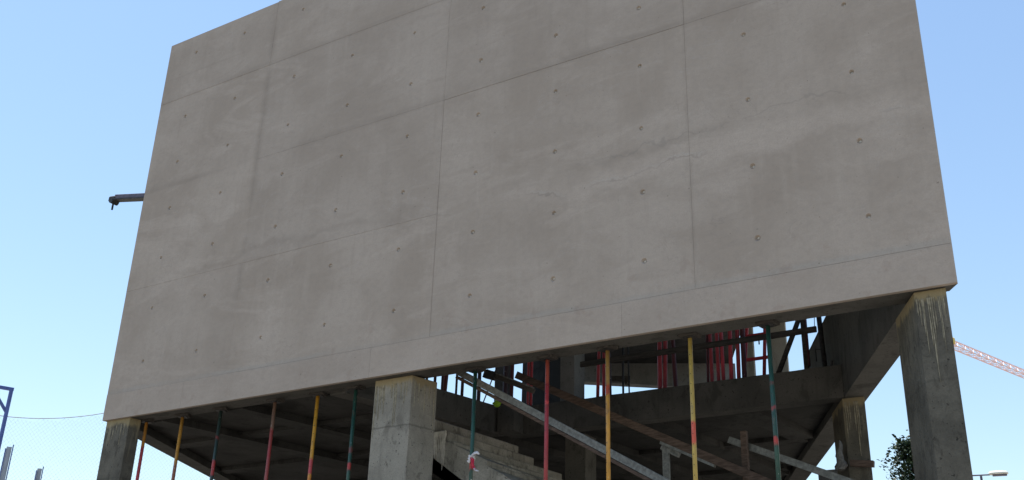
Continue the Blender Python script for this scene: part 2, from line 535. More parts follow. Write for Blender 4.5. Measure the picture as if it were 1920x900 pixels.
# right side wall: full height near the front, then only the slab edge
TW = .39
ox, ix = XR - .02, XR - .02 - TW
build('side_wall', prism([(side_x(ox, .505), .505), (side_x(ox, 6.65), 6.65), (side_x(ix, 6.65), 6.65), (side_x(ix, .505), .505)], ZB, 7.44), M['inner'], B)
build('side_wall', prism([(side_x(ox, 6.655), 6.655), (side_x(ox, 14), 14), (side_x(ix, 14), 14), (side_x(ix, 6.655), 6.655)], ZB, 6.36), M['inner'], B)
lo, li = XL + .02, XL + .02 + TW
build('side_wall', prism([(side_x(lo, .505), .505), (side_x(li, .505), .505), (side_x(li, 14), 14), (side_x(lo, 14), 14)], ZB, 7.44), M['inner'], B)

# first floor slab round the stair void, ribbed below
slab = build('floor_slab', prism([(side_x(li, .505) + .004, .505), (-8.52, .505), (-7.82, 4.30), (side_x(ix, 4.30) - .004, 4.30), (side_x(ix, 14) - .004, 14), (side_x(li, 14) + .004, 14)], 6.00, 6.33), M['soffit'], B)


def rib(xc, y0, y1, wd, tilt):
    xa, xb = xc, xc + tilt * (y1 - y0)
    # stop short of the right wall
    lim = side_x(ix, y1) - .05
    if xb + wd / 2 > lim:
        k = (side_x(ix, y0) - .05 - xa - wd / 2) / (tilt - SH)
        y1 = y0 + k
        xb = xa + tilt * k
    if y1 - y0 < .5:
        return
    build('rib', prism([(xa - wd / 2, y0), (xa + wd / 2, y0), (xb + wd / 2, y1), (xb - wd / 2, y1)], ZB + .01, 5.998), M['soffit'], slab)


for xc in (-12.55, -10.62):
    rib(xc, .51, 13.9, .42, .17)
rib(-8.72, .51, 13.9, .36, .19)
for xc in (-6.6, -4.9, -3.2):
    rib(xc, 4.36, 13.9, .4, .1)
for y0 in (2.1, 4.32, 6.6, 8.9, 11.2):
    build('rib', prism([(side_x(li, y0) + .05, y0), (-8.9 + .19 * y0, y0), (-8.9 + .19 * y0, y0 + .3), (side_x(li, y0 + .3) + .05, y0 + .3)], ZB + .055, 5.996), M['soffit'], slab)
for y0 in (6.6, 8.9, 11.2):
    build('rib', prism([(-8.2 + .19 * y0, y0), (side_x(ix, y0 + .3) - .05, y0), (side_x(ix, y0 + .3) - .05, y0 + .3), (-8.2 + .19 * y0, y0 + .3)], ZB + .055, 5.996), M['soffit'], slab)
# upstand beams along the void
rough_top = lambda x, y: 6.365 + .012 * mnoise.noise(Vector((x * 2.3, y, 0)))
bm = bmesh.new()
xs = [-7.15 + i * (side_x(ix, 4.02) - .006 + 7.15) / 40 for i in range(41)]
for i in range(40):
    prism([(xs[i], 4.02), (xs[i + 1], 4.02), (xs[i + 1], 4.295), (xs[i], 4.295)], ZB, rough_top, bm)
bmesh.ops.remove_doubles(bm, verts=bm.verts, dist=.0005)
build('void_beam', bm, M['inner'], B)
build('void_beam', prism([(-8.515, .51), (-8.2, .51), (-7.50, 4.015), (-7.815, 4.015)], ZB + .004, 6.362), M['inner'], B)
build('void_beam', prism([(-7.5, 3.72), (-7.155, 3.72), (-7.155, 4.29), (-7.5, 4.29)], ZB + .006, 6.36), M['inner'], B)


build('added_rear_wall', prism([(side_x(lo, 13.7), 13.7), (side_x(ox, 13.7), 13.7), (side_x(ox, 13.98), 13.98), (side_x(lo, 13.98), 13.98)], 0, ZB - .004), M['soffit'], B)  # unseen wall, added to block light from behind the building

# columns under the floor
def column(poly, z1=ZB, drips=(), mat='column', z0=0.0, name='column'):
    c = build(name, prism(poly, z0, z1), M[mat], B, bevel=.006)
    return c


def drip(col, x, y, nx, ny, z0, z1, wd, mat='grout'):
    """run of hardened grout, or of light painted on the stair, standing proud of a column face; (nx, ny) is the face normal"""
    bm = bmesh.new()
    tx, ty = -ny, nx
    rows = []
    n = 9
    ph = random.random() * 9
    for k in range(n + 1):
        t = k / n
        z = z1 + (z0 - z1) * t
        hw = 1.45 * wd * (1 - .6 * t) * (.75 + .35 * math.sin(ph + 9 * t)) * (1 if k < n else .35)
        s = .006 * mnoise.noise(Vector((z * 3, ph, 0)))
        rows.append([bm.verts.new((x + tx * (s + e * hw) + nx * h, y + ty * (s + e * hw) + ny * h, z)) for e, h in ((-1, .0), (-.45, .009), (.45, .009), (1, .0))])
    for k in range(n):
        for e in range(3):
            bm.faces.new((rows[k][e], rows[k][e + 1], rows[k + 1][e + 1], rows[k + 1][e]))
    bm.faces.new(rows[0]); bm.faces.new(rows[n])
    build('grout_or_face_light_run', bm, M[mat], col)


# right front blade column
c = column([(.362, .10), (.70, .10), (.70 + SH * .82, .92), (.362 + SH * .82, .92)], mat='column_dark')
for dx, ln, wd in ((.045, .30, .007), (.075, .42, .008), (.085, .62, .006), (.135, .55, .010), (.155, .95, .008), (.175, .48, .008), (.20, .36, .006), (.245, .5, .007), (.26, .62, .006), (.30, .2, .008), (.02, .18, .008)):
    drip(c, .362 + dx, .10, 0, -1, ZB - .1 - ln, ZB - .09, wd)
# middle column
c = column([(-7.34, .18), (-6.655, .18), (-6.655 + .10, .66), (-7.34 + .10, .66)])
for dx, ln, wd in ((.03, .75, .009), (.05, .4, .008), (.10, .5, .010), (.13, .34, .012), (.17, .26, .01), (.19, .42, .009), (.33, .2, .008), (.38, .62, .008), (.41, .58, .010), (.50, .22, .01), (.56, .30, .009), (.60, .2, .009)):
    drip(c, -7.34 + dx, .18, 0, -1, ZB - .1 - ln, ZB - .09, wd)
nl = math.hypot(.48, .10)
for t, ln in ((.06, .35), (.14, .28), (.25, .4), (.33, .22), (.43, .62)):
    drip(c, -6.655 + .10 * t / .48, .18 + t, .48 / nl, -.10 / nl, ZB - .1 - ln, ZB - .09, .009)
# left front column
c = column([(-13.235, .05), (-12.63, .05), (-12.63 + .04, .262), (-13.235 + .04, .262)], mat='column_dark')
for dx, ln, wd in ((.06, .12, .010), (.15, .3, .010), (.22, .24, .009), (.30, .16, .009), (.42, .36, .008), (.5, .2, .009)):
    drip(c, -13.235 + dx, .05, 0, -1, ZB - .1 - ln, ZB - .09, wd)
# second column of the right side
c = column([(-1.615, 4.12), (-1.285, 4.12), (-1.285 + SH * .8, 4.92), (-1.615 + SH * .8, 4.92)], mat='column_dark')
for dx, ln, wd in ((.04, .5, .009), (.07, .38, .007), (.10, .28, .008), (.17, .40, .010), (.20, .78, .008), (.225, .5, .006)):
    drip(c, -1.615 + dx, 4.12, 0, -1, ZB - .1 - ln, ZB - .06, wd)
# columns deeper under the floor
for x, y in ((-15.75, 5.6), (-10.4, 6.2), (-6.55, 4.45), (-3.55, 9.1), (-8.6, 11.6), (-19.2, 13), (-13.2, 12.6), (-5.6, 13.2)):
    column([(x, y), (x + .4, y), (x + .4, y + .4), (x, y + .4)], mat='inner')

# upper storey: part of the next slab, its beam, wall and columns
roofpoly = [(.68, .26), (-3.0, 7.9), (-4.89, 9.0), (-5.95, 11.1), (-9.15, 9.45), (-8.3, 4.0), (-8.3, .26)]  # front part over the void is unseen, added to keep the sun out
build('upper_slab_sunshade', prism(roofpoly, 8.9, 9.12), M['soffit'], B)
a, b = Vector((-9.16, 9.41)), Vector((-5.85, 11.105))
dn = (b - a).normalized(); nn = Vector((-dn.y, dn.x))
hang = build('upper_beam', prism([(a.x, a.y), (b.x, b.y), (b.x + nn.x * .3, b.y + nn.y * .3), (a.x + nn.x * .3, a.y + nn.y * .3)], lambda x, y: 8.46 - .055 * (x + 9), 8.897), M['midgrey'], B)
build('upper_column', prism([(-6.58, 4.31), (-6.30, 4.31), (-6.26, 4.62), (-6.54, 4.62)], 6.332, 8.898), M['midgrey'], B)
build('upper_wall', prism([(-9.06, 7.0), (-8.03, 7.0), (-8.13, 7.2), (-9.16, 7.2)], 6.332, 8.896), M['soffit'], B)
build('upper_column', prism([(-7.98, 4.31), (-7.62, 4.31), (-7.62, 4.37), (-7.98, 4.37)], 6.334, 8.894), M['inner'], B)
for x0, x1 in ((-4.56, -4.30), (-3.98, -3.62)):
    build('upper_column', prism([(x0, 8), (x1, 8), (x1 - .1, 8.36), (x0 - .1, 8.36)], 6.332, 9.6), M['upcolumn'], B, bevel=.008)

# stair up to the first floor: side wall, risers and treads
stair = build('staircase', slab_xz([(-8.05, 5.60), (-7.31, 5.09), (-5.3, 3.74), (-3.6, 2.60), (-3.6, 3.05), (-5.75, 4.56), (-6.06, 4.72), (-6.06, 4.80), (-7.12, 5.30), (-8.05, 5.32)], 1.302, 3.40), M['stair'], B)
zt, step = 5.52, []
for k in range(0, 9):
    z1 = 5.52 - .19 * k
    x0 = -7.05 + .20 * k if k < 3 else -6.65 + .29 * (k - 2)
    yend = {0: 3.45, 1: 3.6, 2: 4.12}.get(k, 4.0 if k > 2 else 3.4)
    jag = random.uniform(.0, .010)
    s = build('step', prism([(x0 - (.34 if k else 1.0), (1.30 if k else 1.24) + jag), (x0, (1.30 if k else 1.24) + jag), (x0 + .085 * (yend - 1.3), yend), (x0 - (.3 if k else 1.0), yend)], z1 - .186, z1), M['stair'], stair, bevel=.016)
# thick grout seam on the stair's corner; pale runs paint its outer face lit
drip(stair, -6.83, 1.299, 0, -1, 5.12, 5.32, .020, 'lit_laitance')
drip(stair, -6.86, 1.300, 0, -1, 4.72, 5.14, .010, 'lit_laitance')
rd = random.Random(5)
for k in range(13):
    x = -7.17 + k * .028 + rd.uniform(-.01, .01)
    drip(stair, x, 1.2995, 0, -1, max(5.30 - rd.uniform(.25, .55), 5.09 - .66 * (x + 7.31) + .02), 5.31, rd.uniform(.012, .026), 'lit_laitance')
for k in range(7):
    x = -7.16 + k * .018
    drip(stair, x, 1.2395, 0, -1, 5.345, 5.50, rd.uniform(.012, .02), 'lit_laitance')

# ------------------------------------------------------------------ steel props under the wall
def prop_proto():
    t = empty('steel_prop', (0, 0, 0), 'steel prop', 'prop')
    it = build('inner_tube', tube((0, 0, 3.2), (0, 0, 5.842), .0275, 16), M['maroon'], t, smooth=False)
    ot = build('outer_tube', tube((0, 0, .012), (0, 0, 3.5), .034, 16), M['maroon'], t)
    build('collar', tube((0, 0, 3.40), (0, 0, 3.56), .047, 12), M['dark_steel'], t)
    build('handle', tube((-.16, 0, 3.46), (.16, 0, 3.46), .008, 8), M['dark_steel'], t)
    build('pin', tube((-.07, 0, 3.62), (.07, 0, 3.62), .007, 8), M['dark_steel'], t)
    build('top_plate', box(-.075, .075, -.075, .075, 5.842, 5.852), M['dark_steel'], t)
    build('packing_board', box(-.115, .115, -.09, .09, 5.8535, ZB + .028), M['dark_timber'], t)
    build('foot_plate', box(-.08, .08, -.08, .08, .0, .012), M['dark_steel'], t)
    for k in range(16):
        z = 3.75 + k * .125
        build('pin_hole', tube((.002, -.0285, z), (.002, -.026, z), .006, 8), M['dark_steel'], t)
    for o in t.children:
        if o.name.split('.')[0] in ('inner_tube', 'outer_tube'):
            for p in o.data.polygons: p.use_smooth = len(p.vertices) == 4
            o.material_slots[0].link = 'OBJECT'
    return t


def copy_thing(t):
    c = t.copy()
    COL.objects.link(c)
    for ch in t.children:
        d = ch.copy()
        COL.objects.link(d)
        d.parent = c
        for g2 in ch.children:
            e = g2.copy()
            COL.objects.link(e)
            e.parent = d
    return c


RED, PINK = (0.42, 0.04, 0.038), (0.43, 0.045, 0.065)
OR, GRN, OCH = (0.46, 0.20, 0.04), (0.018, 0.068, 0.052), (0.50, 0.30, 0.055)
props = [
    (-12.57, OR, [(2, 5.42, (0.40, 0.04, 0.07), .9)], 'orange steel prop turning red at mid height, beside the left end column'),
    (-11.68, (0.48, 0.24, 0.045), [(2, 5.06, (0.22, 0.07, 0.05), .8)], 'orange steel prop second from the left end column, brown lower down'),
    (-10.76, (0.028, 0.05, 0.044), [(5.37, 5.43, RED, .5), (4.79, 5.02, RED, .85)], 'dull grey green steel prop with a red painted stretch, third from the left end column'),
    (-9.53, (0.21, 0.12, 0.085), [(4.95, 5.16, RED, .95), (2, 5.42, (0.27, 0.035, 0.035), .85)], 'brown steel prop turning red, fourth from the left end column'),
    (-8.64, (0.52, 0.26, 0.03), [(4.63, 4.87, PINK, .95), (2, 4.62, (0.5, 0.13, 0.03), .5)], 'yellow orange steel prop with a pink red patch, second left of the middle column'),
    (-7.87, GRN, [(4.63, 4.74, RED, .9), (4.88, 4.98, RED, .3)], 'green steel prop with one red spot, just left of the middle column'),
    (-5.69, GRN, [(4.45, 4.55, RED, .9)], 'green steel prop with a red and white rag tied round it'),
    (-4.50, (0.33, 0.034, 0.04), [(5.24, 5.29, (0.7, 0.09, 0.08), .9), (5.5, 6, (0.45, 0.10, 0.06), .7)], 'all red steel prop crossing the long sloping channel'),
    (-3.59, (0.52, 0.25, 0.035), [(5.25, 5.40, RED, .8), (5.4, 6, (0.36, 0.22, 0.08), .7)], 'orange yellow steel prop with a small red band, right of the red prop'),
    (-2.43, (0.52, 0.36, 0.09), [(4.50, 4.78, (0.62, 0.07, 0.05), .9)], 'pale yellow steel prop with a long red band below the middle'),
    (-1.41, GRN, [(4.81, 4.86, RED, .7), (4.40, 4.48, RED, .95), (5.1, 5.13, RED, .5)], 'glossy dark green steel prop nearest the right end column'),
]
proto = prop_proto()
for i, (x, base, bands, lab) in enumerate(props):
    t = proto if i == 0 else copy_thing(proto)
    t.location = (x, .372, 0)
    tag(t, lab, 'prop', 'steel props carrying the foot of the front wall')
    mt = paint_metal('prop_paint', base, amount=.5, rough=.42, bands=bands)
    for o in t.children:
        nm = o.name.split('.')[0]
        if nm in ('inner_tube', 'outer_tube'):
            o.material_slots[0].material = mt
    t.rotation_euler.z = random.uniform(-.5, .5)
    t.rotation_euler.x = random.uniform(-.002, .002)

# rag tied to the green prop
rag = empty('rag', (-5.69, .372, 4.62), 'white and red rag tied round the green prop', 'rag')
bm = bmesh.new()
for k in range(3):
    ang = [2 * math.pi * q / 14 for q in range(14)]
    ringv = []
    for (dr, dz) in ((.031, .035 - .03 * k), (.05 + .006 * k, .02 - .03 * k), (.031, -.005 - .03 * k)):
        ringv.append([bm.verts.new((math.cos(a) * (dr + .006 * math.sin(3 * a + k)), math.sin(a) * (dr + .006 * math.cos(4 * a)), dz + .012 * math.sin(2 * a + k) + (.03 if math.cos(a) > .4 else 0))) for a in ang])
    for q in range(14):
        for e in range(2):
            bm.faces.new((ringv[e][q], ringv[e][(q + 1) % 14], ringv[e + 1][(q + 1) % 14], ringv[e + 1][q]))
build('wrapped_cloth', bm, M['rag_white'], rag, smooth=True)


def ribbon(pts, wd, mat, parent, name):
    bm = bmesh.new()
    rows = []
    for i, p in enumerate(pts):
        p = Vector(p)
        ww = wd[i] if isinstance(wd, (list, tuple)) else wd
        tw = .4 * math.sin(i * 1.7)
        d = (Vector(pts[min(i + 1, len(pts) - 1)]) - Vector(pts[max(i - 1, 0)])).normalized()
        s = d.cross(Vector((.3 * math.sin(i), -1, tw))).normalized()
        nrm = d.cross(s)
        rows.append([bm.verts.new(p + s * ww * e + nrm * h) for e, h in ((-1, 0), (-.3, .012), (.3, -.006), (1, .004), (.3, -.012), (-.3, .004))])
    for i in range(len(rows) - 1):
        for e in range(6):
            bm.faces.new((rows[i][e], rows[i][(e + 1) % 6], rows[i + 1][(e + 1) % 6], rows[i + 1][e]))
    bm.faces.new(rows[0]); bm.faces.new(rows[-1])
    return build(name, bm, mat, parent, smooth=True)


ribbon([(.03, -.03, .03), (.07, -.04, .05), (.12, -.04, .055), (.155, -.035, .03)], [.018, .026, .022, .01], M['rag_white'], rag, 'white_tail')
ribbon([(.02, -.04, .0), (.05, -.045, -.04), (.055, -.045, -.10), (.075, -.045, -.15), (.11, -.045, -.175)], [.02, .03, .022, .026, .012], M['rag_red'], rag, 'red_tail')
ribbon([(.08, -.05, -.155), (.12, -.05, -.19), (.16, -.045, -.20)], [.012, .014, .008], M['rag_white'], rag, 'white_hem')

# ------------------------------------------------------------------ props standing on the first floor
FZ = 6.333


def up_prop(x0, y0, x1, y1, r, mat, lab, group, z0=FZ, z1=8.88, clamp=True):
    t = empty('floor_prop', (x0, y0, z0), lab, 'prop', group)
    h = z1 - z0
    d = Vector((x1 - x0, y1 - y0, h))
    r *= 1.2
    build('outer_tube', tube((0, 0, .008), d * .52, r, 10), M[mat], t, smooth=False)
    build('inner_tube', tube(d * .52, d * .99, r * .82, 10), M[mat], t)
    build('foot_plate', box(-.06, .06, -.06, .06, 0, .008), M['dark_steel'], t)
    build('head_plate', box(d.x - .06, d.x + .06, d.y - .06, d.y + .06, h * .99, h * .99 + .008), M['dark_steel'], t)
    if clamp:
        build('collar', tube(d * .49, d * .53, r * 1.35, 10), M['dark_steel'], t)
    return t


GR = 'red and dark props on the first floor behind the void edge'
ups = [
    (-3.842, -3.792, .02, 'brown_red', 'thin dark prop at the left edge of the dense red cluster'),
    (-3.768, -3.775, .026, 'maroon', 'first red prop of the dense cluster right of the pale yellow prop'),
    (-3.657, -3.643, .026, 'maroon', 'second red prop of the dense cluster right of the pale yellow prop'),
    (-3.571, -3.581, .026, 'scarlet', 'third red prop of the dense cluster, slightly tilted'),
    (-3.439, -3.389, .028, 'scarlet', 'bright red prop standing clear in the middle of the dense cluster'),
    (-3.313, -3.258, .028, 'maroon', 'red prop beside the thick dark one in the dense cluster'),
    (-3.217, -3.177, .034, 'brown_red', 'thick dark maroon prop at the right end of the dense cluster'),
    (-4.705, -4.665, .034, 'maroon', 'left one of the close red pair left of the pale yellow prop'),
    (-4.615, -4.525, .028, 'maroon', 'right one of the close red pair left of the pale yellow prop'),
    (-4.415, -4.498, .032, 'brown_red', 'dark tilted prop beside the close red pair'),
    (-5.894, -5.814, .025, 'maroon', 'left red prop in front of the bright sky strip'),
    (-5.77, -5.756, .025, 'maroon', 'middle red prop in front of the bright sky strip'),
    (-5.65, -5.706, .03, 'dkprop', 'dark tilted prop partly behind the orange yellow prop'),
]
for x0, x1, r, mt, lab in ups:
    up_prop(x0, 4.42, x1, 4.43, r, mt, lab, GR)
GL = 'dark props on the floor edge left of the stair void'
ups2 = [
    (-8.06, 2.36, .018, 'dkprop', 'dark thin prop on the left floor edge, nearest the middle column'),
    (-8.04, 2.56, .022, 'dkprop', 'dark prop on the left floor edge, second from the middle column'),
    (-8.00, 2.72, .020, 'dkprop', 'dark prop on the left floor edge, third from the middle column'),
    (-7.93, 3.04, .018, 'dkprop', 'dark thin prop just right of the thick leaning maroon one'),
    (-7.86, 3.12, .024, 'dkprop', 'dark prop on the left floor edge, left of the green rag prop'),
    (-7.84, 3.60, .030, 'dkprop', 'dark prop half hidden behind the green rag prop'),
    (-7.46, 3.88, .040, 'dkprop', 'thick dark prop in front of the dark pillar'),
    (-7.34, 3.90, .028, 'brown_red', 'dark maroon prop at the left side of the small sky gap'),
    (-7.20, 4.05, .014, 'dkprop', 'thin dark bar inside the small sky gap'),
]
for x0, y0, r, mt, lab in ups2:
    up_prop(x0, y0, x0 + .02, y0, r, mt, lab, GL, z0=6.363 if y0 < 4 else 6.366)
up_prop(-8.16, 3.0, -8.02, 3.02, .036, 'brown_red', 'thick leaning dark maroon prop on the left floor edge', GL, z0=6.24 + .124, z1=8.9)
up_prop(-7.12, 4.10, -7.13, 4.12, .02, 'maroon', 'left one of the thin red pair right of the small sky gap', GL, z0=6.366)
up_prop(-7.06, 4.11, -7.06, 4.12, .02, 'scarlet', 'right one of the thin red pair right of the small sky gap', GL, z0=6.366)
tag(build('brace_rod', tube((-8.25, 4.2, 6.34), (-7.80, 4.2, 7.40), .012, 8), M['dkprop']), 'thin dark rod leaning across the sky gap left of the dark pillar', 'rod')

# thin posts in the sky strip
tag(build('steel_rod', tube((-5.385, 4.4, FZ), (-5.375, 4.4, 8.88), .02, 8), M['dark_steel']), 'thin black post right of the orange yellow prop', 'post')
tag(build('steel_rod', tube((-5.268, 4.4, FZ), (-5.29, 4.4, 8.0), .014, 8), M['dark_steel']), 'thin black rod standing in the bright sky strip', 'post')

# guard rail timber along the void
rl = empty('guard_rail', (-6.0, 4.16, FZ), 'long dark timber rail fixed across the upstairs props', 'rail')
build('rail_board', bar((-.09, .0, .69), (4.09, .0, .69), .04, .095), M['dark_timber'], rl, bevel=.004)
tag(build('wire_tie', tube((-1.99, 4.33, 7.08), (-1.97, 4.34, 7.45), .006, 6), M['dark_steel']), 'thin wire above the right end of the dark rail', 'wire')

# right hand group: red trestle, brace, posts
tr = empty('trestle_frame', (-3.3, 5.0, FZ), 'red steel trestle frame with two rungs seen against the sky', 'trestle')
lgs = [((-.17, 0, 0), (.13, 0, 2.5)), ((.19, 0, 0), (.40, 0, 2.5))]
for a, b in lgs:
    build('leg', tube(a, b, .03, 10), M['scarlet'], tr)
for z in (.62, 1.03, 1.6):
    xa = -.17 + .30 * z / 2.5; xb = .19 + .21 * z / 2.5
    build('rung', bar((xa, -.01, z), (xb + .1, -.01, z), .04, .05), M['scarlet'], tr)
build('chain', tube((.18, -.04, .85), (.18, -.04, 1.02), .012, 6), M['dark_steel'], tr)
build('latch', bar((.06, -.04, 1.0), (.18, -.04, .96), .02, .03), M['dark_steel'], tr)
tag(build('timber_brace', bar((-2.80, 4.6, 6.335), (-2.20, 4.6, 7.62), .05, .07), M['dark_timber'], bevel=.004), 'dark timber brace leaning right, over the pale column', 'brace')
p = empty('timber_post', (-2.24, 4.6, FZ), 'dark brown upright timber between the leaning brace and side wall', 'post')
build('post', box(-.04, .03, -.035, .035, 0, 1.9), M['dark_timber'], p, bevel=.004)
build('red_edge_batten', box(.032, .05, -.03, .03, .25, 1.4), M['brown_red'], p)
p = empty('steel_post', (-1.955, 4.6, FZ), 'black steel post with a hook in front of the right side wall', 'post')
build('post', tube((0, 0, 0), (-.05, 0, 1.95), .04, 10), M['dark_steel'], p)
build('hook', tube((-.02, -.03, .48), (-.12, -.03, .50), .009, 6), M['dark_steel'], p)
build('hook', tube((-.12, -.03, .50), (-.115, -.03, .30), .009, 6), M['dark_steel'], p)
tag(build('rebar_stub', tube((-1.72, 4.1, 6.36), (-1.70, 4.08, 6.46), .022, 6), M['dark_steel']), 'small dark stub on the beam end by the right side wall', 'rebar')

# board hanging under the upper slab and the lime cap
hb = empty('hanging_board', (-7.75, 9.85, 8.42), 'dark board hanging under the upper slab above the sky strip', 'board')
build('board', bar((-.58, -.30, .02), (-.14, -.08, .02), .10, .13), M['dark_timber'], hb)
build('bracket', box(-.24, -.18, -.16, -.04, -.12, -.04), M['dark_timber'], hb)
lime = empty('lime_cap', (-7.04, 3.0, 6.165), 'small round lime green cap hung by the dark pillar', 'cap')
bm = bmesh.new()
bmesh.ops.create_uvsphere(bm, u_segments=16, v_segments=10, radius=.068)
bmesh.ops.scale(bm, verts=bm.verts, vec=(1, .75, 1))
build('shell', bm, M['lime'], lime, smooth=True)
build('brim', tube((0, -.002, -.012), (0, -.002, .004), .08, 16), M['lime'], lime)
build('hanger', bar((.05, .02, 0), (.3, .1, -.03), .03, .05), M['dark_steel'], lime)

# ------------------------------------------------------------------ raking members in the void
s1 = empty('sloping_channel', (-4, .8, 0), 'long grey steel channel on a plank, sloping down behind the green and red props', 'beam')
a, b = Vector((-2.27, 0, 6.02)), Vector((2.30, 0, 3.42))
build('channel', hollow_bar(a, b, .07, .095), M['steel'], s1)
build('plank', bar(a, b, .10, .045, off=(-.015, -.078)), M['timber'], s1, bevel=.003)
build('lip', bar(a, b, .012, .03, off=(.04, .03)), M['steel'], s1)
build('post', box(2.15, 2.25, -.05, .05, 0, 3.38), M['timber'], s1)
s2 = empty('sloping_timber', (-4, 2.2, 0), 'long brown timber sloping down behind the yellow props', 'beam')
a, b = Vector((-2.15, 0, 6.33)), Vector((2.25, 0, 4.12))
build('timber', bar(a, b, .08, .115), M['timber'], s2, bevel=.005)
build('batten', bar(Vector((.3, 0, 5.02)), Vector((1.1, 0, 4.62)), .06, .05, off=(0, 0)), M['steel'], s2)
build('post', box(1.95, 2.05, .06, .14, 0, 4.3), M['timber'], s2)
s3 = empty('hollow_tube', (-2, 2.6, 0), 'grey hollow rectangular tube sloping right to the second column', 'tube')
build('tube', hollow_bar(Vector((-.835, 0, 5.055)), Vector((1.03, 0, 4.235)), .06, .092), M['steel'], s3)
u = empty('timber_upright', (-2.575, 2.5, 0), 'short brown upright in front of the grey hollow tube', 'post')
build('post', box(-.042, .042, -.04, .04, 0, 5.13), M['timber'], u, bevel=.004)
u = empty('channel_upright', (-3.68, 2.32, 0), 'grey channel post holding up the brown sloping timber', 'post')
build('channel', box(-.045, .045, -.03, .03, 0, 4.93), M['steel'], u)
build('head_bracket', bar((-.06, 0, 4.98), (.2, 0, 4.84), .07, .07), M['steel'], u)
s4 = empty('short_channel', (-5.9, 1.6, 6.0), 'short grey channel sloping beside the top of the brown timber', 'channel')
build('web', bar((-.42, 0, .23), (.44, 0, -.17), .05, .07), M['dark_timber'], s4)
build('flange', bar((-.42, 0, .23), (.44, 0, -.17), .018, .02, off=(.03, .045)), M['steel'], s4)
build('clamp', bar((-.45, 0, .22), (-.25, 0, .15), .10, .13), M['dark_steel'], s4)
tag(build('timber_block', bar((-1.55, 4.0, 4.88), (-1.22, 4.0, 4.84), .08, .09), M['timber'], bevel=.004), 'short timber block fixed to the face of the second right column', 'block')
# torn sacking hung on the second column
bm = bmesh.new()
rows = []
for k in range(9):
    t = k / 8
    z = 5.22 - .42 * t
    wdt = .015 + .075 * t * (1 + .3 * math.sin(k * 2.1))
    cx = -1.69 - .02 * t + .015 * math.sin(k * 1.3)
    rows.append([bm.verts.new((cx + wdt * math.cos(q * math.pi / 4), 4.05 + .05 * math.sin(q * math.pi / 4) * (1 + .4 * math.sin(k + q)), z + .012 * math.sin(q * 2 + k))) for q in range(8)])
for k in range(8):
    for q in range(8):
        bm.faces.new((rows[k][q], rows[k][(q + 1) % 8], rows[k + 1][(q + 1) % 8], rows[k + 1][q]))
tag(build('sacking', bm, M['sack'], smooth=True), 'torn grey sacking bunched at the left edge of the second right column', 'cloth')

# boom sticking out behind the left edge of the wall
bo = empty('steel_boom', (-13.2, .6, 10.5), 'purple grey steel boom jutting out past the left edge of the wall', 'boom')
P0, P1 = Vector((.4, 0, -.10)), Vector((-1.80, 0, .345))
build('boom_arm', bar(P0, P1, .12, .10), M['boom_steel'], bo, bevel=.006)
build('lower_flange', bar(P0, P1, .16, .03, off=(0, -.055)), M['dark_steel'], bo)
build('head', bar(Vector((-1.76, 0, .30)), Vector((-1.97, 0, .33)), .15, .12), M['dark_steel'], bo, bevel=.02)
build('sheave', tube((-1.86, -.08, .27), (-1.86, .08, .27), .06, 14), M['dark_steel'], bo)
build('hook', tube((-1.88, 0, .22), (-1.88, 0, .09), .02, 8), M['dark_steel'], bo)
build('spike', tube((-1.98, 0, .36), (-2.05, 0, .40), .03, 8, .01), M['dark_steel'], bo)
build('fixing_plate', box(.2, .5, -.345, -.06, -.3, .1), M['dark_steel'], bo)

# ------------------------------------------------------------------ net fence on the left
def polar(dx, dy, k, dist):
    return CAM + Vector((dx, dy, k)) * dist


nf = empty('net_fence', (-23, 4.2, 0), 'high diamond mesh net sagging from a blue post with bracket arm', 'fence')
O = Vector((-23, 4.2, 0))
pA = polar(-.853, .522, .236, 30)
nl0 = polar(-.905, .425, .232, 30)
nr0 = polar(-.72, .694, .31, 32)
segs = [(nl0, pA - Vector((0, 0, .72))), (pA - Vector((0, 0, .72)), nr0)]


def top_at(seg, t):
    a, b = segs[seg]
    p = a.lerp(b, t)
    p.z -= (1.29 if seg else .15) * 4 * t * (1 - t) * (.62 if seg else 1)
    return p


def chain_bar(p, q, r, bm):
    return tube(p, q, r, 3, bm=bm, caps=False)


bm = bmesh.new()
for s in (0, 1):
    n = 36
    for k in range(n):
        tube(top_at(s, k / n) - O, top_at(s, (k + 1) / n) - O, .011, 4, bm=bm, caps=False)
build('top_cable', bm, M['wire'], nf)
bm = bmesh.new()
for s in (0, 1):
    L = (segs[s][1] - segs[s][0]).length
    n = int(L / .115)
    zlow = 3.0
    for fam in (1, -1):
        for k in range(-int(60), n + 60):
            # straight cord t -> along, z falling one for one
            u0 = k / n
            pts = []
            for q in range(0, 61):
                z = 9.2 - q * .105
                uu = u0 + fam * q * .115 * .9 / L
                if uu < 0 or uu > 1: continue
                tp = top_at(s, uu)
                if z > tp.z: continue
                if z < zlow: break
                a, b = segs[s]
                pts.append(Vector((a.x + (b.x - a.x) * uu, a.y + (b.y - a.y) * uu, z)) - O)
            if len(pts) > 1:
                chain_bar(pts[0], pts[-1], .0016, bm)
net = build('mesh_net', bm, M['wire'], nf)
net['kind'] = 'stuff'
side = (segs[1][1] - segs[1][0]); side.z = 0; side.normalize()
build('post', tube(Vector((pA.x, pA.y, 0)) - O, pA - O, .05, 12), M['blue'], nf)
build('arm', bar(pA - O + side * .05, pA - O - side * 1.1 + Vector((0, 0, .0)), .08, .08), M['blue'], nf)
build('arm_brace', bar(pA - O - Vector((0, 0, .62)), pA - O - side * .48 - Vector((0, 0, .03)), .06, .07), M['blue'], nf)
build('post', tube(Vector((nr0.x, nr0.y, 0)) - O, nr0 - O, .06, 12), M['blue'], nf)
